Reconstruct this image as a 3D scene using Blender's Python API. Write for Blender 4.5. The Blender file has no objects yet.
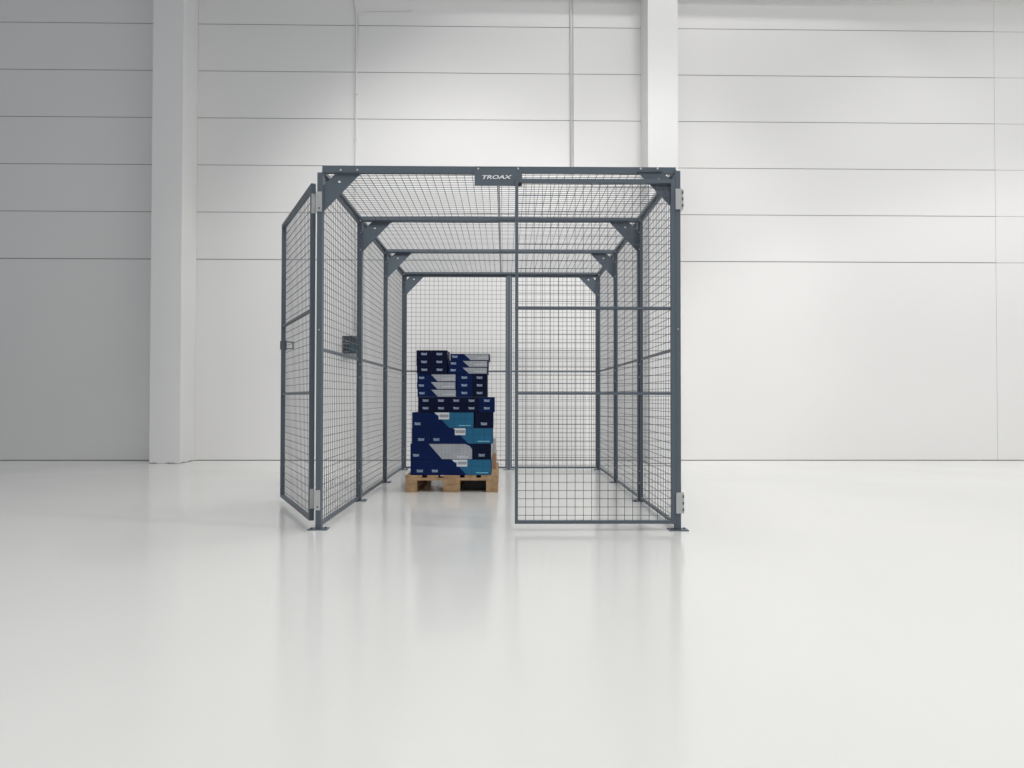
import bpy, bmesh, math, random
from mathutils import Vector, Matrix
random.seed(7)
C = bpy.context.scene
COL = C.collection
PI = math.pi

# ------------------------------------------------------------------ camera (level hall floor is z = 0, camera above the origin)
cam = bpy.data.cameras.new('camera'); co = bpy.data.objects.new('camera', cam); COL.objects.link(co)
YAW, PITCH, ROLL, CH, F = 0.0107, 0.0158, 0.0014, 0.8015, 710.83
fwd = Vector((math.sin(YAW)*math.cos(PITCH), math.cos(YAW)*math.cos(PITCH), math.sin(PITCH)))
right = Vector((math.cos(YAW), -math.sin(YAW), 0))
up = right.cross(fwd)
r2 = right*math.cos(ROLL) + up*math.sin(ROLL)
u2 = -right*math.sin(ROLL) + up*math.cos(ROLL)
m = Matrix((r2, u2, -fwd)).transposed().to_4x4(); m.translation = (0, 0, CH)
co.matrix_world = m
cam.sensor_fit = 'HORIZONTAL'; cam.sensor_width = 36; cam.lens = F/1024*36
cam.shift_y = 2.66/1024
cam.clip_start = 0.05; cam.clip_end = 100
C.camera = co

# ------------------------------------------------------------------ materials
def mat(name, col, rough=0.5, metal=0.0, spec=0.5, noise=0.0, nscale=8, bump=0.0, bscale=200, rnoise=0.0):
    M = bpy.data.materials.new(name); M.use_nodes = True
    nt = M.node_tree; b = nt.nodes['Principled BSDF']
    b.inputs['Base Color'].default_value = (*col, 1); b.inputs['Roughness'].default_value = rough
    b.inputs['Metallic'].default_value = metal; b.inputs['Specular IOR Level'].default_value = spec
    tc = nt.nodes.new('ShaderNodeTexCoord')
    if noise:
        n = nt.nodes.new('ShaderNodeTexNoise'); n.inputs['Scale'].default_value = nscale; n.inputs['Detail'].default_value = 5
        nt.links.new(tc.outputs['Object'], n.inputs['Vector'])
        mx = nt.nodes.new('ShaderNodeMix'); mx.data_type = 'RGBA'
        mx.inputs[6].default_value = (*[c*(1-noise) for c in col], 1); mx.inputs[7].default_value = (*[min(1, c*(1+noise)) for c in col], 1)
        nt.links.new(n.outputs['Fac'], mx.inputs[0]); nt.links.new(mx.outputs[2], b.inputs['Base Color'])
        if rnoise:
            mr = nt.nodes.new('ShaderNodeMapRange'); mr.inputs[3].default_value = rough-rnoise; mr.inputs[4].default_value = rough+rnoise
            nt.links.new(n.outputs['Fac'], mr.inputs[0]); nt.links.new(mr.outputs[0], b.inputs['Roughness'])
    if bump:
        n = nt.nodes.new('ShaderNodeTexNoise'); n.inputs['Scale'].default_value = bscale; n.inputs['Detail'].default_value = 3
        nt.links.new(tc.outputs['Object'], n.inputs['Vector'])
        bp = nt.nodes.new('ShaderNodeBump'); bp.inputs['Strength'].default_value = bump; bp.inputs['Distance'].default_value = 0.002
        nt.links.new(n.outputs['Fac'], bp.inputs['Height']); nt.links.new(bp.outputs[0], b.inputs['Normal'])
    return M

def gridmat(name, col, line, sx, sz, rough=0.35, w=0.06, noise=0.15):
    """printed picture of wire mesh: thin lines over a colour, in object x/z"""
    M = mat(name, col, rough)
    nt = M.node_tree; b = nt.nodes['Principled BSDF']
    tc = nt.nodes.new('ShaderNodeTexCoord'); sp = nt.nodes.new('ShaderNodeSeparateXYZ'); nt.links.new(tc.outputs['Object'], sp.inputs[0])
    def ln(out, s, slant=None):
        a = nt.nodes.new('ShaderNodeMath'); a.operation = 'MULTIPLY'; a.inputs[1].default_value = 1/s; nt.links.new(out, a.inputs[0])
        f = nt.nodes.new('ShaderNodeMath'); f.operation = 'FRACT'; nt.links.new(a.outputs[0], f.inputs[0])
        l = nt.nodes.new('ShaderNodeMath'); l.operation = 'LESS_THAN'; l.inputs[1].default_value = w; nt.links.new(f.outputs[0], l.inputs[0])
        return l.outputs[0]
    mxm = nt.nodes.new('ShaderNodeMath'); mxm.operation = 'MAXIMUM'
    nt.links.new(ln(sp.outputs['X'], sx), mxm.inputs[0]); nt.links.new(ln(sp.outputs['Z'], sz), mxm.inputs[1])
    n = nt.nodes.new('ShaderNodeTexNoise'); n.inputs['Scale'].default_value = 9; nt.links.new(tc.outputs['Object'], n.inputs['Vector'])
    c0 = nt.nodes.new('ShaderNodeMix'); c0.data_type = 'RGBA'
    c0.inputs[6].default_value = (*[c*(1-noise*2) for c in col], 1); c0.inputs[7].default_value = (*[c*(1+noise*2) for c in col], 1)
    nt.links.new(n.outputs['Fac'], c0.inputs[0])
    mx = nt.nodes.new('ShaderNodeMix'); mx.data_type = 'RGBA'; mx.inputs[7].default_value = (*line, 1)
    nt.links.new(mxm.outputs[0], mx.inputs[0]); nt.links.new(c0.outputs[2], mx.inputs[6]); nt.links.new(mx.outputs[2], b.inputs['Base Color'])
    return M

M = {}
M['wall'] = mat('wall_paint', (0.80, 0.795, 0.785), 0.5, spec=0.35, noise=0.012, nscale=1.2)
M['groove'] = mat('panel_joint_sealant', (0.35, 0.35, 0.36), 0.8)
M['gap'] = mat('floor_joint_dark', (0.10, 0.10, 0.11), 0.9)
M['pillar'] = mat('pillar_paint', (0.82, 0.82, 0.81), 0.5, spec=0.35, noise=0.012, nscale=2, bump=0.1, bscale=30)
M['rawconc'] = mat('raw_concrete', (0.16, 0.16, 0.165), 0.9, noise=0.2, nscale=30)
M['floor'] = mat('epoxy_floor', (0.80, 0.80, 0.775), 0.15, spec=0.5, noise=0.012, nscale=0.7, rnoise=0.04)
M['steel'] = mat('blue_grey_powder_coat', (0.110, 0.138, 0.168), 0.42, spec=0.5, noise=0.05, nscale=20)
M['wire'] = mat('wire_powder_coat', (0.11, 0.125, 0.15), 0.45)
M['zinc'] = mat('zinc_plate', (0.62, 0.63, 0.62), 0.4, metal=0.55, noise=0.06, nscale=40)
M['bolt'] = mat('bright_bolt', (0.72, 0.75, 0.78), 0.3, metal=0.4)
M['blackrub'] = mat('black_plastic', (0.012, 0.013, 0.016), 0.5)
M['white'] = mat('white_print', (0.86, 0.87, 0.88), 0.5)
M['navy'] = mat('navy_print', (0.0010, 0.013, 0.082), 0.45, spec=0.16, noise=0.10, nscale=6)
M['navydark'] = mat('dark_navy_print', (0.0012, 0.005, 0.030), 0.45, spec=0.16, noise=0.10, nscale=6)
M['silver'] = gridmat('silver_mesh_print', (0.42, 0.44, 0.47), (0.22, 0.23, 0.26), 0.031, 0.021)
M['teal'] = gridmat('teal_mesh_print', (0.004, 0.135, 0.27), (0.002, 0.055, 0.13), 0.095, 0.075, w=0.035, noise=0.08)
M['logo'] = mat('pale_blue_print', (0.36, 0.45, 0.60), 0.5)
M['tag'] = mat('white_sticker', (0.78, 0.80, 0.84), 0.5)
M['tagink'] = mat('grey_ink', (0.16, 0.17, 0.19), 0.6)
M['tealline'] = mat('light_teal_print', (0.28, 0.62, 0.78), 0.5)
M['boxside'] = mat('pale_box_side', (0.55, 0.57, 0.60), 0.4)
M['kraft'] = mat('kraft_cardboard', (0.50, 0.33, 0.24), 0.8, noise=0.12, nscale=15)
M['palecard'] = mat('pale_cardboard', (0.58, 0.58, 0.58), 0.7, noise=0.06, nscale=15)
M['conduit'] = mat('grey_white_conduit', (0.72, 0.72, 0.71), 0.45)
M['boxgrey'] = mat('dark_grey_box', (0.022, 0.028, 0.034), 0.45)
M['boxcover'] = mat('dark_teal_cover', (0.012, 0.07, 0.10), 0.4)
M['boxpale'] = mat('grey_strip', (0.3, 0.32, 0.35), 0.5)

def woodmat():
    Mt = mat('pallet_wood', (0.42, 0.27, 0.14), 0.75)
    nt = Mt.node_tree; b = nt.nodes['Principled BSDF']
    tc = nt.nodes.new('ShaderNodeTexCoord'); mp = nt.nodes.new('ShaderNodeMapping'); mp.inputs['Scale'].default_value = (7, 1.2, 14)
    n = nt.nodes.new('ShaderNodeTexNoise'); n.inputs['Scale'].default_value = 1.6; n.inputs['Detail'].default_value = 6
    r = nt.nodes.new('ShaderNodeValToRGB')
    r.color_ramp.elements[0].color = (0.30, 0.175, 0.085, 1); r.color_ramp.elements[0].position = 0.3
    r.color_ramp.elements[1].color = (0.56, 0.38, 0.21, 1); r.color_ramp.elements[1].position = 0.7
    nt.links.new(tc.outputs['Object'], mp.inputs[0]); nt.links.new(mp.outputs[0], n.inputs['Vector'])
    nt.links.new(n.outputs['Fac'], r.inputs[0]); nt.links.new(r.outputs[0], b.inputs['Base Color'])
    return Mt
M['wood'] = woodmat()

# ------------------------------------------------------------------ mesh helpers
class MB:
    """collects shapes and links them as ONE mesh object"""
    def __init__(s): s.bm = bmesh.new(); s.mats = []
    def mi(s, m):
        if m not in s.mats: s.mats.append(m)
        return s.mats.index(m)
    def box(s, a, b, m='steel', mx=None):
        i = s.mi(m)
        x0, y0, z0 = a; x1, y1, z1 = b
        v = [Vector(p) for p in ((x0,y0,z0),(x1,y0,z0),(x1,y1,z0),(x0,y1,z0),(x0,y0,z1),(x1,y0,z1),(x1,y1,z1),(x0,y1,z1))]
        if mx: v = [mx @ p for p in v]
        v = [s.bm.verts.new(p) for p in v]
        for f in ((3,2,1,0),(4,5,6,7),(0,1,5,4),(1,2,6,5),(2,3,7,6),(3,0,4,7)):
            fc = s.bm.faces.new([v[k] for k in f]); fc.material_index = i
        return s
    def poly(s, pts, m):
        f = s.bm.faces.new([s.bm.verts.new(p) for p in pts]); f.material_index = s.mi(m); return s
    def prism(s, pts, d, m):
        """closed polygon (3D points) extruded by vector d"""
        i = s.mi(m); n = len(pts); d = Vector(d)
        a = [s.bm.verts.new(p) for p in pts]; b = [s.bm.verts.new(Vector(p)+d) for p in pts]
        fs = [s.bm.faces.new(a), s.bm.faces.new(b[::-1])]
        for k in range(n): fs.append(s.bm.faces.new((a[(k+1)%n], a[k], b[k], b[(k+1)%n])))
        for f in fs: f.material_index = i
        return s
    def tube(s, path, r, m, n=10):
        i = s.mi(m); rings = []
        P = [Vector(p) for p in path]
        ref = None
        for k, p in enumerate(P):
            t = (P[min(k+1, len(P)-1)]-P[max(k-1, 0)]).normalized()
            if ref is None:
                ref = t.orthogonal().normalized()
            ref = (ref - t*ref.dot(t)).normalized(); bb = t.cross(ref)
            rings.append([s.bm.verts.new(p + (ref*math.cos(2*PI*j/n) + bb*math.sin(2*PI*j/n))*r) for j in range(n)])
        for a, b in zip(rings, rings[1:]):
            for j in range(n):
                f = s.bm.faces.new((a[j], a[(j+1)%n], b[(j+1)%n], b[j])); f.material_index = i; f.smooth = True
        f = s.bm.faces.new(rings[0][::-1]); f.material_index = i
        f = s.bm.faces.new(rings[-1]); f.material_index = i
        return s
    def add_mesh(s, me, mx, m):
        i = s.mi(m); vs = [s.bm.verts.new(mx @ v.co) for v in me.vertices]
        for p in me.polygons:
            try:
                f = s.bm.faces.new([vs[k] for k in p.vertices]); f.material_index = i
            except ValueError: pass
        return s
    def build(s, name, parent=None, loc=None, bevel=0.0):
        bmesh.ops.recalc_face_normals(s.bm, faces=s.bm.faces)
        me = bpy.data.meshes.new(name); s.bm.to_mesh(me); s.bm.free()
        for k in s.mats: me.materials.append(M[k])
        o = bpy.data.objects.new(name, me); COL.objects.link(o)
        if parent: o.parent = parent
        if loc: o.location = loc
        if bevel:
            b = o.modifiers.new('bevel', 'BEVEL'); b.width = bevel; b.segments = 2; b.limit_method = 'ANGLE'
        return o

def tag(o, label, cat=None, group=None):
    o['label'] = label
    if cat: o['category'] = cat
    if group: o['group'] = group
    return o
def struct(o): o['kind'] = 'structure'; return o
def empty(name, loc=(0,0,0), rz=0):
    o = bpy.data.objects.new(name, None); COL.objects.link(o); o.location = loc; o.rotation_euler = (0,0,rz); o.empty_display_size = 0.1; return o
def dup(src, parent=None, loc=None, name=None):
    c = src.copy(); COL.objects.link(c)
    if parent: c.parent = parent
    if loc is not None: c.location = loc
    for ch in list(src.children):
        d = ch.copy(); COL.objects.link(d); d.parent = c
        for g in list(ch.children):
            e = g.copy(); COL.objects.link(e); e.parent = d
    return c

def text_mesh(body, offset=0.03, shear=0.0, depth=0.0):
    cu = bpy.data.curves.new('lettering_curve', 'FONT'); cu.body = body; cu.size = 1; cu.offset = offset; cu.shear = shear; cu.extrude = depth
    cu.resolution_u = 3; cu.align_x = 'CENTER'
    ob = bpy.data.objects.new('lettering_tmp', cu); COL.objects.link(ob)
    dg = bpy.context.evaluated_depsgraph_get(); dg.update()
    me = bpy.data.meshes.new_from_object(ob.evaluated_get(dg))
    bpy.data.objects.remove(ob)
    xs = [v.co.x for v in me.vertices]; ys = [v.co.y for v in me.vertices]
    return me, (min(xs), max(xs), min(ys), max(ys))
TXT, TB = text_mesh('TROAX', 0.03, 0.25)
TXB, TBB = text_mesh('TROAX', 0.07, 0.12)
def put_text(mb, x0, x1, z0, z1, y, m, bold=False):
    """TROAX fitted into x0..x1, z0..z1 on the plane y, facing -y"""
    T_, B_ = (TXB, TBB) if bold else (TXT, TB)
    sx = (x1-x0)/(B_[1]-B_[0]); sz = (z1-z0)/(B_[3]-B_[2])
    mx = Matrix(((sx,0,0,x0-B_[0]*sx),(0,0,-1,y),(0,sz,0,z0-B_[2]*sz),(0,0,0,1)))
    mb.add_mesh(T_, mx, m)

def plate(outer, holes, thick, m, xform):
    """flat plate with holes; outer/holes are 2D loops, xform maps (u, v, w) to 3D"""
    cu = bpy.data.curves.new('plate_curve', 'CURVE'); cu.dimensions = '2D'; cu.fill_mode = 'BOTH'; cu.extrude = thick/2
    for L in [outer]+holes:
        sp = cu.splines.new('POLY'); sp.points.add(len(L)-1); sp.use_cyclic_u = True
        for k, p in enumerate(L): sp.points[k].co = (p[0], p[1], 0, 1)
    ob = bpy.data.objects.new('plate_tmp', cu); COL.objects.link(ob)
    dg = bpy.context.evaluated_depsgraph_get(); dg.update()
    me = bpy.data.meshes.new_from_object(ob.evaluated_get(dg)); bpy.data.objects.remove(ob)
    mb = MB(); mb.add_mesh(me, xform, m); return mb
def circ(cx, cy, r, n=10): return [(cx+r*math.cos(2*PI*k/n), cy+r*math.sin(2*PI*k/n)) for k in range(n)]

# ------------------------------------------------------------------ the hall
WY, WT = 9.133, math.atan(0.0055)
def wy(x): return WY + 0.0055*x
fl = MB(); fl.poly([(-14,-8,0),(16,-8,0),(16,9.7,0),(-14,9.7,0)], 'floor'); struct(fl.build('floor'))

seams = [2.57+0.607*k for k in range(12)]
def wall_profile(depth, g):
    """list of (y offset, z, material of the face that follows)"""
    pts = [(0.0, 0.007, 'wall')]
    for k, z in enumerate(seams):
        gg = g*(1.4 if k == 0 else 1)
        pts += [(0.0, z-gg/2, 'wall'), (depth, z-gg/2+0.001, 'groove'), (depth, z+gg/2-0.001, 'groove'), (0.0, z+gg/2, 'wall')]
    pts.append((0.0, 10.0, 'wall'))
    return pts
wb = MB()
def wall_strip(x0, x1, depth, g):
    P = wall_profile(depth, g)
    for (ya, za, ma), (yb, zb, mb_) in zip(P, P[1:]):
        inside = ya > 0 or yb > 0
        wb.poly([(x0, wy(x0)+ya, za), (x1, wy(x1)+ya, za), (x1, wy(x1)+yb, zb), (x0, wy(x0)+yb, zb)], 'groove' if inside else 'wall')
wall_strip(-12, 6.40, 0.006, 0.008)
wall_strip(6.404, 14, 0.002, 0.005)
wb.poly([(6.40, wy(6.4)+0.006, 0.01), (6.404, wy(6.4)+0.006, 0.01), (6.404, wy(6.4)+0.006, 10), (6.40, wy(6.4)+0.006, 10)], 'groove')
wb.poly([(-12, wy(-12)+0.02, 0), (14, wy(14)+0.02, 0), (14, wy(14)+0.02, 0.03), (-12, wy(-12)+0.02, 0.03)], 'gap')
wb.poly([(-12, wy(-12), 0.007), (14, wy(14), 0.007), (14, wy(14)+0.02, 0.007), (-12, wy(-12)+0.02, 0.007)], 'gap')
struct(wb.build('wall_back'))

def pillar(name, x0, x1, yf, ragged):
    mb = MB(); yb = wy(x0)+0.0
    loop = []
    n = 26
    for k in range(n+1): loop.append((x0, yb+(yf-yb)*k/n)) if k < n else None
    for k in range(n): loop.append((x0+(x1-x0)*k/n, yf))
    for k in range(n+1): loop.append((x1, yf+(yb-yf)*k/n))
    for k in range(len(loop)-1):
        pass
    zs = [max(0.002, 0.006+0.004*math.sin(k*0.47)+random.uniform(-0.004, 0.004)) if ragged else 0.006 for k in range(len(loop))]
    i = mb.mi('pillar')
    bot = [mb.bm.verts.new((p[0], p[1], z)) for p, z in zip(loop, zs)]
    top = [mb.bm.verts.new((p[0], p[1], 10.0)) for p in loop]
    for k in range(len(loop)-1):
        f = mb.bm.faces.new((bot[k], bot[k+1], top[k+1], top[k])); f.material_index = i
    mb.box((x0+0.004, yf+0.004, 0), (x1-0.004, yb, 0.05), 'rawconc')
    return struct(mb.build(name))
pillar('trim_1', -4.312, -3.942, 8.690, True)
pillar('trim_2', 1.765, 2.135, 8.690, False)
# unseen beam added above the picture, sized to shade the wall top
b = MB(); b.box((-12, 8.995, 6.00), (14, 9.20, 6.16), 'pillar'); struct(b.build('shade_beam'))

# conduits and the control box on the wall
cy = wy(-1.9)-0.014
c1 = MB()
path = [(-1.945, cy, 7.5), (-1.945, cy, 5.93), (-1.938, cy, 5.87), (-1.922, cy, 5.80), (-1.916, cy, 5.73), (-1.916, cy, 3.0), (-1.916, cy, 1.575)]
c1.tube(path, 0.011, 'conduit', 12)
o = c1.build('electrical_conduit'); tag(o, 'thin pale conduit on the back wall running down to the small dark control box', 'pipe', None)
for z in (5.3, 4.7, 4.1, 3.5, 2.9, 2.3):
    c = MB(); c.box((-1.934, cy-0.013, z), (-1.898, cy+0.014, z+0.018), 'conduit'); c.build('pipe_clip', o)
br = MB(); arc = [(-1.900, cy+0.004, 5.20), (-1.899, cy+0.004, 5.66)]
for k in range(9):
    a = PI*0.5*k/8; arc.append((-1.899+0.13*(1-math.cos(a)), cy+0.004, 5.66+0.13*math.sin(a)))
arc += [(-1.5, cy+0.004, 5.795), (-1.2, cy+0.004, 5.80)]
br.tube(arc, 0.007, 'wall', 8)
tag(br.build('wall_cable'), 'white cable on the back wall bending to the right near the top of the picture', 'cable')
c2 = MB(); cy2 = wy(0.85)-0.014
c2.tube([(0.853, cy2, 7.5), (0.853, cy2, 3.70)], 0.012, 'conduit', 12)
o = c2.build('electrical_conduit'); tag(o, 'straight pale conduit on the back wall just left of the right-hand pillar', 'pipe')
c3 = MB(); c3.tube([(0.885, cy2+0.004, 7.5), (0.885, cy2+0.004, 3.70)], 0.006, 'conduit', 8); c3.build('side_cable', o)
cb = empty('control_box', (-1.967, wy(-1.97), 1.367))
mb = MB(); mb.box((-0.087, -0.11, 0), (0.087, 0, 0.217), 'boxgrey'); mb.build('housing', cb, bevel=0.004)
mb = MB(); mb.box((-0.080, -0.118, 0.115), (0.012, -0.11, 0.208), 'boxgrey'); mb.box((-0.078, -0.1195, 0.112), (0.010, -0.118, 0.120), 'boxpale')
mb.box((-0.05, -0.1195, 0.140), (0.012, -0.118, 0.147), 'boxpale'); mb.build('switch_cover', cb)
mb = MB(); mb.box((-0.080, -0.120, 0.010), (0.014, -0.11, 0.104), 'blackrub'); mb.box((-0.06, -0.1215, 0.012), (0.0, -0.12, 0.018), 'boxpale'); mb.build('socket_flap', cb, bevel=0.003)
mb = MB(); mb.box((0.018, -0.119, 0.010), (0.080, -0.11, 0.125), 'boxcover'); tag(mb.build('side_cover', cb), 'dark teal cover')
mb = MB(); mb.box((0.032, -0.06, 0.217), (0.066, -0.01, 0.245), 'conduit'); mb.build('cable_gland', cb)
tag(cb, 'dark grey and teal control box on the back wall behind the left cage side', 'control box')

# ------------------------------------------------------------------ the mesh cage
Y0, BAY, PD, PW = 4.339, 1.2, 0.05, 0.035
XLo, XLi, XRi, XRo = -1.147, -1.113, 1.040, 1.074       # outer/inner faces of the side posts
BL, BR = -1.117, 1.053
cage = empty('mesh_storage_cage', (-0.03, Y0, 0))
CX, CY = -0.03, Y0
tag(cage, 'blue-grey steel mesh storage cage with left door open, standing in front of the white wall', 'storage cage')
def skew(x, y): return -0.028*max(0, (x+1.13)/2.19)*(1-min(1, max(0, (y-Y0)/3.6)))   # the frame stands a little out of square
def P(x, y, z): return (x-CX, y-CY+skew(x, y), z-0.42*skew(x, y)*z/2.2)       # world -> cage local
def bolt_at(parent, x, y, z, r=0.006):
    mb = MB(); mb.tube([P(x, y, z), P(x, y-0.004, z)], r, 'bolt', 8); o = mb.build('bolt', parent); return o

def wires(us, vs, ulim, vlim, t, place, mb=None):
    """wire grid: us = positions of the wires running along v and the other way round; place(u, v, w)->3D"""
    mb = mb or MB(); r = t/2
    for u in us:
        a = [place(u-r, vlim[0], -r), place(u+r, vlim[0], -r), place(u+r, vlim[0], r), place(u-r, vlim[0], r)]
        d = Vector(place(u, vlim[1], 0))-Vector(place(u, vlim[0], 0)); mb.prism(a, d, 'wire')
    for v in vs:
        a = [place(ulim[0], v-r, r*0.9), place(ulim[0], v+r, r*0.9), place(ulim[0], v+r, r*2.9), place(ulim[0], v-r, r*2.9)]
        d = Vector(place(ulim[1], v, 0))-Vector(place(ulim[0], v, 0)); mb.prism(a, d, 'wire')
    return mb
def steps(a, b, p=0.05, off=None):
    n = int((b-a)/p); s = a+((b-a)-n*p)/2 if off is None else off
    out = []
    while s < b-0.004:
        if s > a+0.004: out.append(s)
        s += p
    return out
WT_ = 0.0030
# --- frames: post, beam, corner bracket
for k in range(4):
    y = Y0+BAY*k
    for side in (-1, 1):
        x0, x1 = (XLo, XLi) if side < 0 else (XRi, XRo)
        mb = MB(); mb.box(P(x0, y, 0.004), P(x1, y+PD, 2.18)); post = mb.build('post', cage, bevel=0.003)
        xc = (x0+x1)/2
        mb = MB(); mb.box(P(xc-0.058, y-0.026, 0), P(xc+0.058, y+PD+0.008, 0.005))
        mb.build('foot_plate', post)
        for (dx, dy) in ((-0.040, 0.005), (0.040, 0.030)):
            q = MB(); q.tube([P(xc+dx, y+dy, 0.004), P(xc+dx, y+dy, 0.012)], 0.007, 'steel', 6); q.build('anchor_bolt', post)
        if k > 0:
            for z in (0.14, 0.235, 0.96, 1.06, 1.955, 2.09): bolt_at(post, xc-side*0.004, y, z, 0.0055)
        else: 
            bolt_at(post, xc, y, 1.215, 0.004)
    mb = MB(); mb.box(P(BL, y, 2.18), P(BR, y+0.045, 2.21)); beam = mb.build('top_beam', cage, bevel=0.002)
    for xb in (-1.003, -0.901, 0.934, 0.831): bolt_at(beam, xb, y, 2.193, 0.0065)
    for side in (-1, 1):
        xi = XLi if side < 0 else XRi
        s = -side
        L, H_, hl = 0.228, 0.238, 0.074
        outer = [(hl, 0.0), (L, 0.0), (0.0, -H_), (0.0, -hl)]
        if side > 0: outer = outer[::-1]
        outer = [(p[0]*s, p[1]) for p in outer]
        hol = [circ(s*0.097, -0.050, 0.0085)]
        X = Matrix(((1,0,0,xi-CX),(0,0,-1,y+0.022-CY+skew(xi, y)),(0,1,0,2.18-0.42*skew(xi, y)),(0,0,0,1)))
        g = plate(outer, hol, 0.003, 'steel', X)
        # folded flanges against beam and post
        xa, xb = sorted((xi+s*hl, xi+s*L)); g.box(P(xa, y+0.006, 2.177), P(xb, y+0.04, 2.180))
        xa, xb = sorted((xi, xi+s*0.003)); g.box(P(xa, y+0.006, 2.18-H_), P(xb, y+0.04, 2.18-hl))
        g.build('corner_bracket', cage)
# --- centre post of the back wall
YB = Y0+3*BAY
mb = MB(); mb.box(P(0.030, YB, 0.004), P(0.067, YB+PD, 2.18)); pc = mb.build('post', cage, bevel=0.003)
mb = MB(); mb.box(P(-0.016, YB-0.01, 0), P(0.114, YB+PD+0.02, 0.005)); mb.build('foot_plate', pc)

# --- side panels
def side_panel_pair(k, side):
    ya, yb = Y0+BAY*k+PD+0.002, Y0+BAY*(k+1)-0.002
    xc = -1.135 if side < 0 else 1.063; h = 0.009
    f = MB()
    f.box(P(xc-h, ya, 0.014), P(xc+h, yb, 0.036)); f.box(P(xc-h, ya, 2.155), P(xc+h, yb, 2.178))
    f.box(P(xc-h, ya, 0.036), P(xc+h, ya+0.018, 2.155)); f.box(P(xc-h, yb-0.018, 0.036), P(xc+h, yb, 2.155))
    o = f.build('side_panel', cage)
    c = MB(); c.box(P(xc-h*0.8, ya+0.018, 1.090), P(xc+h*0.8, yb-0.018, 1.106)); c.build('crossbar', o)
    w = wires(steps(ya+0.018, yb-0.018), [z for z in steps(0.036, 2.155, off=0.06)], (ya+0.018, yb-0.018), (0.036, 2.155), WT_, lambda u, v, ww: P(xc+ww, u, v))
    w.build('wire_mesh', o)
for side in (-1, 1):
    for k in range(3): side_panel_pair(k, side)
# --- back panels
for (xa, xb) in ((XLi+0.002, 0.028), (0.069, XRi-0.002)):
    yc = YB+0.025; f = MB()
    f.box(P(xa, yc-0.01, 0.014), P(xb, yc+0.01, 0.034)); f.box(P(xa, yc-0.01, 2.155), P(xb, yc+0.01, 2.178))
    f.box(P(xa, yc-0.01, 0.034), P(xa+0.016, yc+0.01, 2.155)); f.box(P(xb-0.016, yc-0.01, 0.034), P(xb, yc+0.01, 2.155))
    o = f.build('back_panel', cage)
    c = MB(); c.box(P(xa+0.016, yc-0.008, 1.089), P(xb-0.016, yc+0.008, 1.105)); c.build('crossbar', o)
    wires(steps(xa+0.016, xb-0.016), steps(0.034, 2.155, off=0.06), (xa+0.016, xb-0.016), (0.034, 2.155), WT_, lambda u, v, ww: P(u, yc+ww, v)).build('wire_mesh', o)
# --- roof panels
for k in range(3):
    ya, yb = Y0+BAY*k+0.047, Y0+BAY*(k+1)-0.002
    for (xa, xb, wa, wb_) in ((-1.130, -0.043, 0.022, 0.007), (-0.041, 1.063, 0.007, 0.022)):
        f = MB(); z0, z1 = 2.183, 2.203
        f.box(P(xa, ya, z0), P(xa+wa, yb, z1)); f.box(P(xb-wb_, ya, z0), P(xb, yb, z1))
        f.box(P(xa+wa, ya, z0), P(xb-wb_, ya+0.012, z1)); f.box(P(xa+wa, yb-0.012, z0), P(xb-wb_, yb, z1))
        o = f.build('roof_panel', cage)
        wires(steps(xa+wa, xb-wb_), steps(ya+0.012, yb-0.012), (xa+wa, xb-wb_), (ya+0.012, yb-0.012), WT_, lambda u, v, ww: P(u, v, 2.192+ww)).build('wire_mesh', o)

# --- doors (built along +x from the hinge, z as in place)
def door(W, wh, wf, org, rz, hinge_left, lock):
    """W width; wh hinge stile, wf free stile; org = hinge corner (world)"""
    D = bpy.data.objects.new('door', None)
    T = 0.030; z0, z1 = 0.040, 2.138
    mx = Matrix.Translation(Vector(P(*org))) @ Matrix.Rotation(rz, 4, 'Z')
    sgn = 1 if hinge_left else -1
    def bx(mb, u0, u1, t0, t1, za, zb, m='steel'):
        a, b = sorted((sgn*u0, sgn*u1)); mb.box((a, t0, za), (b, t1, zb), m)
    f = MB()
    bx(f, 0, wh, 0, T, z0, z1); bx(f, W-wf, W, 0, T, z0, z1)
    bx(f, wh, W-wf, 0, T, z1-0.025, z1); bx(f, wh, W-wf, 0, T, z0, z0+0.020)
    o = f.build('door', cage, bevel=0.0015); o.matrix_local = mx
    for z in (1.350, 0.829):
        c = MB(); bx(c, wh, W-wf, 0.004, 0.024, z-0.008, z+0.008); c.build('crossbar', o)
    us = [sgn*u for u in steps(wh, W-wf, off=(W-0.066) % 0.05 + 0.0)]
    lim = sorted((sgn*wh, sgn*(W-wf)))
    wires(us, steps(z0+0.02, z1-0.025, off=0.09), lim, (z0+0.02, z1-0.025), WT_, lambda u, v, ww: (u, 0.012+ww, v)).build('wire_mesh', o)
    return o, bx
rd, bx = door(0.976, 0.026, 0.019, (1.040, Y0-0.032, 0), 0, False, False)
rd.location.y -= skew(1.040, Y0-0.032); rd.location.z = 0
l = MB(); l.box((-0.960, 0.002, 2.099), (-0.940, 0.034, 2.111), 'blackrub'); tag(l.build('latch', rd), 'small black latch')
ang = math.atan2(1.07, -0.516)
ld, bx = door(1.188, 0.027, 0.024, (-1.179, 4.433, 0), ang, True, True)
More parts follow.
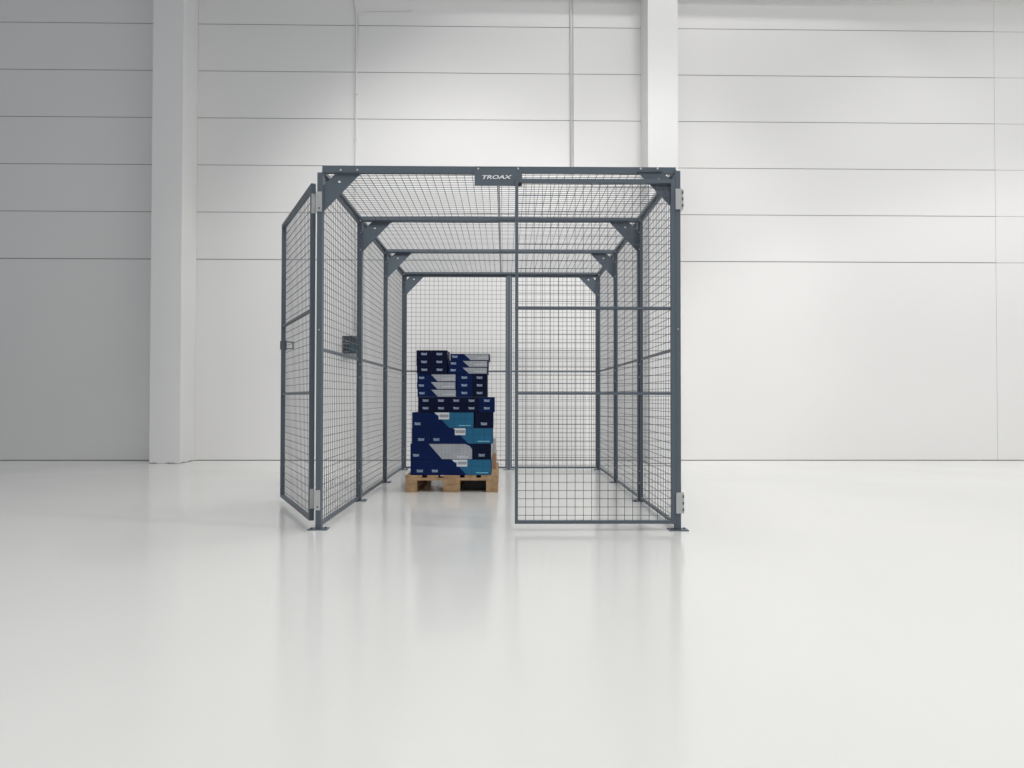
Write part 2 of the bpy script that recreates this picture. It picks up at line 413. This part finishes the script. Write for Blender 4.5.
# lock with ring handle on the free stile; the visible face of the open door is local -y
l = MB(); u = 1.171
l.box((u-0.016, -0.006, 1.165), (u+0.016, 0.0, 1.240)); l.box((u-0.012, 0.03, 1.17), (u+0.012, 0.038, 1.235))
l.build('lock', ld)
h = MB()
for (t0, t1, za, zb) in ((-0.056, -0.006, 1.226, 1.234), (-0.056, -0.006, 1.174, 1.182), (-0.062, -0.052, 1.174, 1.234)):
    h.box((u-0.012, t0, za), (u+0.006, t1, zb))
h.build('handle', ld)
l = MB(); l.tube([(u, -0.006, 1.205), (u, -0.010, 1.205)], 0.009, 'bolt', 10); l.build('lock_cylinder', ld)

# --- hinges
for (za, zb) in ((1.938, 2.060), (0.118, 0.240)):
    hg = MB(); hg.box(P(-1.149, Y0-0.005, za), P(-1.117, Y0, zb), 'zinc'); hg.box(P(-1.152, Y0-0.006, za), P(-1.1475, Y0+0.05, zb), 'zinc')
    for i in range(3):
        z = za+0.02+i*0.041; hg.tube([P(-1.132, Y0-0.005, z), P(-1.132, Y0-0.010, z)], 0.0055, 'steel' if i == 0 else 'zinc', 8)
    # leaf on the edge of the open door
    mx = Matrix.Translation(Vector(P(-1.179, 4.433, 0))) @ Matrix.Rotation(ang, 4, 'Z')
    dz = 0.012 if za > 1 else -0.004
    hg.box((-0.005, 0.003, za+dz), (0.0, 0.027, zb+dz), 'zinc', mx)
    hg.tube([P(-1.158, 4.405, za), P(-1.158, 4.405, zb)], 0.007, 'zinc', 10)
    tag(hg.build('hinge', cage), 'bright zinc hinge of the open door')
for (za, zb) in ((1.942, 2.066), (0.103, 0.228)):
    hg = MB(); hg.box(P(1.041, Y0-0.012, za), P(1.075, Y0, zb), 'zinc')
    hg.box(P(1.0745, Y0-0.012, za), P(1.088, Y0+0.045, zb), 'zinc')
    for i in range(3):
        z = za+0.022+i*0.040
        hg.box(P(1.0785, Y0-0.0135, z-0.009), P(1.0885, Y0-0.011, z+0.009), 'steel')
    tag(hg.build('hinge', cage), 'bright zinc hinge of the closed door')
# --- sign plate
sg = MB(); sg.box(P(-0.184, Y0-0.0025, 2.091), P(0.106, Y0-0.0003, 2.2)); sp = sg.build('sign_plate', cage)
for xb in (-0.162, 0.082): bolt_at(sp, xb, Y0-0.002, 2.196, 0.006)
lt = MB(); put_text(lt, -0.137, 0.045, 2.132, 2.156, 0, 'white')
for v in lt.bm.verts: v.co = Vector(P(v.co.x, Y0-0.0050, v.co.z))
tag(lt.build('lettering', sp), 'white slanted capital letters')

# ------------------------------------------------------------------ pallet
PX, PY = -0.838, 6.047
pal = empty('wooden_pallet', (PX+0.391, PY, 0))
tag(pal, 'wooden pallet carrying the blue boxes on the cage floor', 'pallet')
def pb(name, x0, x1, y0, y1, z0, z1):
    mb = MB(); mb.box((0.9775*(x0-0.4), y0, z0), (0.9775*(x1-0.4), y1, z1), 'wood'); return mb.build(name, pal, bevel=0.002)
cols = [(0, 0.1), (0.3275, 0.4725), (0.7, 0.8)]
for (a, b_) in cols: pb('bottom_board', a, b_, 0, 1.2, 0, 0.022)
for (a, b_) in cols:
    for (y0, y1) in ((0, 0.145), (0.5275, 0.6725), (1.055, 1.2)): pb('block', a, b_, y0, y1, 0.022, 0.100)
for (y0, y1) in ((0, 0.145), (0.5275, 0.6725), (1.055, 1.2)): pb('cross_board', 0, 0.8, y0, y1, 0.100, 0.122)
x = 0
for w in (0.145, 0.100, 0.145, 0.100, 0.145):
    pb('deck_board', x, x+w, 0, 1.2, 0.122, 0.144); x += w+0.04125

mb = MB(); mb.box((-0.095, 0, 0), (0.105, 0.60, 0.094), 'blackrub')  # stand-in added to make the pallet's right opening black
tag(mb.build('dark_block', loc=(-0.262, 6.21, 0), bevel=0.004), 'added dark block that blacks out the right opening of the wooden pallet', 'block')

# ------------------------------------------------------------------ boxes
FY = 6.057
E_ = 0.0004
def box_body(mb, w, d, h, front, side, top='navy'):
    x0, x1, y0, y1 = -w/2, w/2, 0, d
    mb.poly([(x0,y0,0),(x1,y0,0),(x1,y0,h),(x0,y0,h)], front)
    mb.poly([(x1,y0,0),(x1,y1,0),(x1,y1,h),(x1,y0,h)], side)
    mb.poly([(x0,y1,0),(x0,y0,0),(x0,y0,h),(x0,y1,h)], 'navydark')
    mb.poly([(x1,y1,0),(x0,y1,0),(x0,y1,h),(x1,y1,h)], front)
    mb.poly([(x0,y0,h),(x1,y0,h),(x1,y1,h),(x0,y1,h)], top)
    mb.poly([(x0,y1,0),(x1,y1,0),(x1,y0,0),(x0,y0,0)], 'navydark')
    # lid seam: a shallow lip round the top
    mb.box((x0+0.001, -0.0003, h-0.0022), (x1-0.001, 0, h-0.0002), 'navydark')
def art(mb, pts, m, lay=1): mb.poly([(p[0], -E_*lay, p[1]) for p in pts], m)
def big_long(name, kind, tx=0.0, d=0.33, w=0.525, h=0.1335):
    mb = MB(); box_body(mb, w, d, h-0.001, 'navy', 'navydark'); x = -w/2; hh = h-0.001
    put_text(mb, x+0.020, x+0.074, 0.024, 0.047, -E_, 'logo', True)
    if kind == 'teal':
        art(mb, [(x+0.190, hh-0.001), (x+0.318, 0.001), (w/2-0.003, 0.001), (w/2-0.003, hh-0.001)], 'teal')
        art(mb, [(x+0.190, hh-0.001), (x+0.190+0.94*0.022, hh-0.022), (x+0.2035+tx, hh-0.022), (x+0.2035+tx, hh-0.059), (x+0.293+tx, hh-0.059), (x+0.293+tx, hh-0.001)][::-1], 'tag', 2)
        art(mb, [(w/2-0.128, 0.018), (w/2-0.026, 0.018), (w/2-0.026, 0.024), (w/2-0.128, 0.024)], 'tealline', 2)
    else:
        art(mb, [(x+0.155, hh-0.001), (x+0.268, 0.003), (w/2-0.002, 0.003), (w/2-0.002, hh-0.045), (w/2-0.020, hh-0.020), (w/2-0.060, hh-0.001)][::-1], 'silver')
        put_text(mb, w/2-0.130, w/2-0.030, 0.015, 0.027, -E_*2, 'tag')
    o = mb.build(name)
    if kind == 'teal':
        st = MB(); n = 9
        for i in range(n):
            a = x+0.213+tx+i*0.0085; st.poly([(a, -E_*3, hh-0.042), (a+0.0055, -E_*3, hh-0.042), (a+0.0055, -E_*3, hh-0.017), (a, -E_*3, hh-0.017)], 'tagink')
        st.build('printed_bars', o)
    return o
def big_end(name, front, side='navydark', d=0.525, w=0.160, h=0.1335):
    mb = MB(); box_body(mb, w, d, h-0.001, front, side)
    put_text(mb, -0.028, 0.028, 0.024, 0.047, -E_, 'logo', True)
    if side != 'navydark':      # dark hand hole in the pale side
        mb.poly([(w/2+E_, 0.30, 0.03), (w/2+E_, 0.42, 0.03), (w/2+E_, 0.42, 0.065), (w/2+E_, 0.30, 0.065)], 'blackrub')
    return mb.build(name)
def small_end(name, front, d=0.334, w=0.129, h=0.0653):
    mb = MB(); box_body(mb, w, d, h-0.001, front, 'navydark'); put_text(mb, -0.026, 0.026, 0.024, 0.044, -E_, 'logo', True); return mb.build(name)
def small_long(name, h, d=0.334, w=0.334):
    mb = MB(); hh = h-0.001; box_body(mb, w, d, hh, 'navy', 'navydark'); x = -w/2
    put_text(mb, x+0.014, x+0.062, 0.022, 0.041, -E_, 'logo', True)
    art(mb, [(x+0.118, hh-0.004), (x+0.172, 0.003), (w/2-0.008, 0.003), (w/2-0.008, hh-0.004)], 'silver')
    art(mb, [(x+0.215, 0.021), (w/2-0.022, 0.021), (w/2-0.022, 0.024), (x+0.215, 0.024)], 'tag', 2)
    return mb.build(name)
R = 0.1335; Z = [0.144+R*k for k in range(5)]
G1, G2 = 'large blue boxes on the pallet', 'small blue boxes stacked on the large ones'
def put(o, x0, x1, z, y=FY): o.location = ((x0+x1)/2, y, z); return o
tag(put(big_end('cardboard_box', 'navy'), -0.797, -0.636, Z[0]), 'plain navy box end at the left corner of the pallet, lowest layer', 'box', G1)
tag(put(big_long('cardboard_box', 'teal', 0.028), -0.634, -0.113, Z[0]), 'long navy and teal box with white sticker lying directly on the pallet', 'box', G1)
tag(put(big_long('cardboard_box', 'silver'), -0.797, -0.273, Z[1]), 'long navy box with large silver picture, second layer from the pallet', 'box', G1)
tag(put(big_end('cardboard_box', 'navydark', 'boxside'), -0.271, -0.112, Z[1]), 'dark box end right of the long silver-pictured box', 'box', G1)
tag(put(big_end('cardboard_box', 'navy'), -0.786, -0.627, Z[2]), 'plain navy box end at the left of the third large layer', 'box', G1)
tag(put(big_long('cardboard_box', 'teal'), -0.625, -0.098, Z[2]), 'long navy and teal box with white sticker in the third large layer', 'box', G1)
tag(put(big_long('cardboard_box', 'teal', 0.022), -0.785, -0.259, Z[3]), 'long navy and teal box with white sticker, topmost of the large boxes', 'box', G1)
tag(put(big_end('cardboard_box', 'navydark', 'boxside'), -0.2565, -0.096+0.006, Z[3]), 'dark box end at the right of the topmost large layer', 'box', G1)
# two rows of five box ends
zE = Z[4]+0.001; hE = 0.0645
se = small_end('cardboard_box', 'navydark', h=hE); sb = small_end('cardboard_box', 'navy', h=hE); used = set()
def inst(src, x, z, lab, dy=0.0, rz=0.0):
    if src.name in used: o = src.copy(); COL.objects.link(o)
    else: o = src; used.add(src.name)
    o.location = (x, FY+dy, z); o.rotation_euler = (0, 0, rz); return tag(o, lab, 'box', G2)
cn = ['leftmost', 'second from left', 'middle', 'fourth from left', 'rightmost']
for r in range(2):
    for c_ in range(5):
        src = sb if c_ == 4 else se
        inst(src, -0.735+0.065+c_*0.1302, zE+r*hE, 'small dark box end, %s in the %s row of the two five-box rows' % (cn[c_], 'upper' if r else 'lower'), 0.004*((c_+r) % 2))
zF = zE+2*hE+0.001; hF = 0.0653
sl = small_long('cardboard_box', hF); sf = small_end('cardboard_box', 'navydark', h=hF); sfb = small_end('cardboard_box', 'navy', h=hF)
vn = ['bottom', 'middle', 'top']
for r in range(3):
    inst(sl, -0.5755+(0.003, -0.002, 0.0)[r], zF+r*hF, 'silver-pictured small box, %s of three at the left of the stack' % vn[r], 0.002*r)
    inst(sfb, -0.341, zF+r*hF, 'small box end beside the left silver boxes, inner column, %s' % vn[r], 0.003)
    inst(sf, -0.2115, zF+r*hF, 'small box end at the right edge under the upper silver boxes, %s of three' % vn[r], 0.003)
zG = zF+3*hF+0.001
sl2 = small_long('cardboard_box', 0.0575); hG = 0.0670; sg2 = small_end('cardboard_box', 'navydark', h=hG)
for r in range(3):
    inst(sg2, -0.6835+(0.002, -0.001, -0.001)[r], zG+r*hG, 'small box end, outer left column of the top stack, %s of three' % vn[r])
    inst(sg2, -0.5540+(0.002, 0.0, 0.0)[r], zG+r*hG, 'small box end, second column of the top stack, %s of three' % vn[r])
    inst(sl2, -0.308+(0, 0.002, 0.014)[r], zG+r*0.0575, 'silver-pictured small box, %s of three on top at the right' % vn[r], 0.012)
# two plain cartons behind
mb = MB(); mb.box((-0.30, 0, 0), (0.30, 0.50, 0.139), 'kraft'); mb.box((-0.301, 0.20, 0.03), (0.301, 0.21, 0.11), 'kraft')
tag(put(mb.build('carton', bevel=0.002), -0.675, -0.075, 0.144, 6.62), 'plain brown carton just showing at the right behind the lowest blue boxes', 'box')
mb = MB(); mb.box((-0.30, 0, 0), (0.30, 0.50, 0.139), 'palecard'); mb.box((0.30, 0.03, 0.03), (0.3008, 0.10, 0.075), 'blackrub')
tag(put(mb.build('carton', bevel=0.002), -0.682, -0.082, 0.284, 6.62), 'pale carton with dark hand hole standing on the brown carton', 'box')

# ------------------------------------------------------------------ light
w = bpy.data.worlds.new('hall_light'); C.world = w; w.use_nodes = True
bg = w.node_tree.nodes['Background']; bg.inputs[0].default_value = (0.95, 0.985, 1.05, 1); bg.inputs[1].default_value = 0.2960
def area(name, loc, target, sx, sy, power, col=(1.0, 0.985, 0.965)):
    L = bpy.data.lights.new(name, 'AREA'); L.shape = 'RECTANGLE'; L.size = sx; L.size_y = sy; L.energy = power; L.color = col
    o = bpy.data.objects.new(name, L); COL.objects.link(o); o.location = loc
    o.rotation_euler = (Vector(target)-Vector(loc)).to_track_quat('-Z', 'Y').to_euler(); return o
def spot(name, loc, target, angle, blend, radius, power, col=(1.0, 0.985, 0.965)):
    L = bpy.data.lights.new(name, 'SPOT'); L.spot_size = math.radians(angle); L.spot_blend = blend; L.shadow_soft_size = radius; L.energy = power; L.color = col
    o = bpy.data.objects.new(name, L); COL.objects.link(o); o.location = loc
    o.rotation_euler = (Vector(target)-Vector(loc)).to_track_quat('-Z', 'Y').to_euler(); return o
area('fill_panel',(0,6.2,5.5),(0,6.2,0),1.5,2.5,40.0)  # fill light added over the cage, no known fixture there
area('fill_panel',(0,0,7),(0,0,0),6,4,133.5)  # broad overhead fill, added and set for brightness
area('fill_panel',(2,5,7.5),(2,5,0),6,3,99.5)  # added overhead fill above the cage's right half
area('fill_panel',(9,5,5),(1,8,2),3,3,39.8)  # added side fill from the right, turned towards the wall
spot('fill_spot',(-1,5,7.5),(-1,5,0),80,0.5,0.4,50.4)  # added downward fill, not a known fixture
spot('high_bay_spot',(2,-3,9.1),(2,-3,0),120,0.12,0.5,586.0)  # unseen lamp added behind the camera, power fitted to brightness
spot('high_bay_spot',(2,7.1,9.1),(2,7.1,0),95.4,0.12,0.3,272.0)
spot('high_bay_spot',(5,7.1,9.1),(5,7.1,0),95.4,0.12,0.3,35.2)  # extra lamp added along the wall, power fitted
spot('high_bay_spot',(8,2,9.1),(8,2,0),110,0.12,0.4,1046.0)  # unseen lamp added far right, power fitted to brightness
spot('high_bay_spot',(8,7.1,9.1),(8,7.1,0),95.4,0.12,0.3,31.2)  # added wall-side lamp out of view, power fitted
spot('fill_spot',(-1,2,6.5),(-1,12,0),45,0.7,0.5,792.0)  # added fill aimed at the back wall, left of centre
spot('fill_spot',(2,4,6.5),(2,12,0),45,0.7,0.5,309.6)  # added fill to brighten the wall behind the cage
spot('fill_spot',(8,2,6.5),(6,12,0),60,0.6,0.5,530.0)  # added fill to brighten the right part of the wall
vs = C.view_settings; vs.view_transform = 'Standard'; vs.look = 'None'; vs.gamma = 1; vs.use_curve_mapping = False; vs.exposure = 0.0
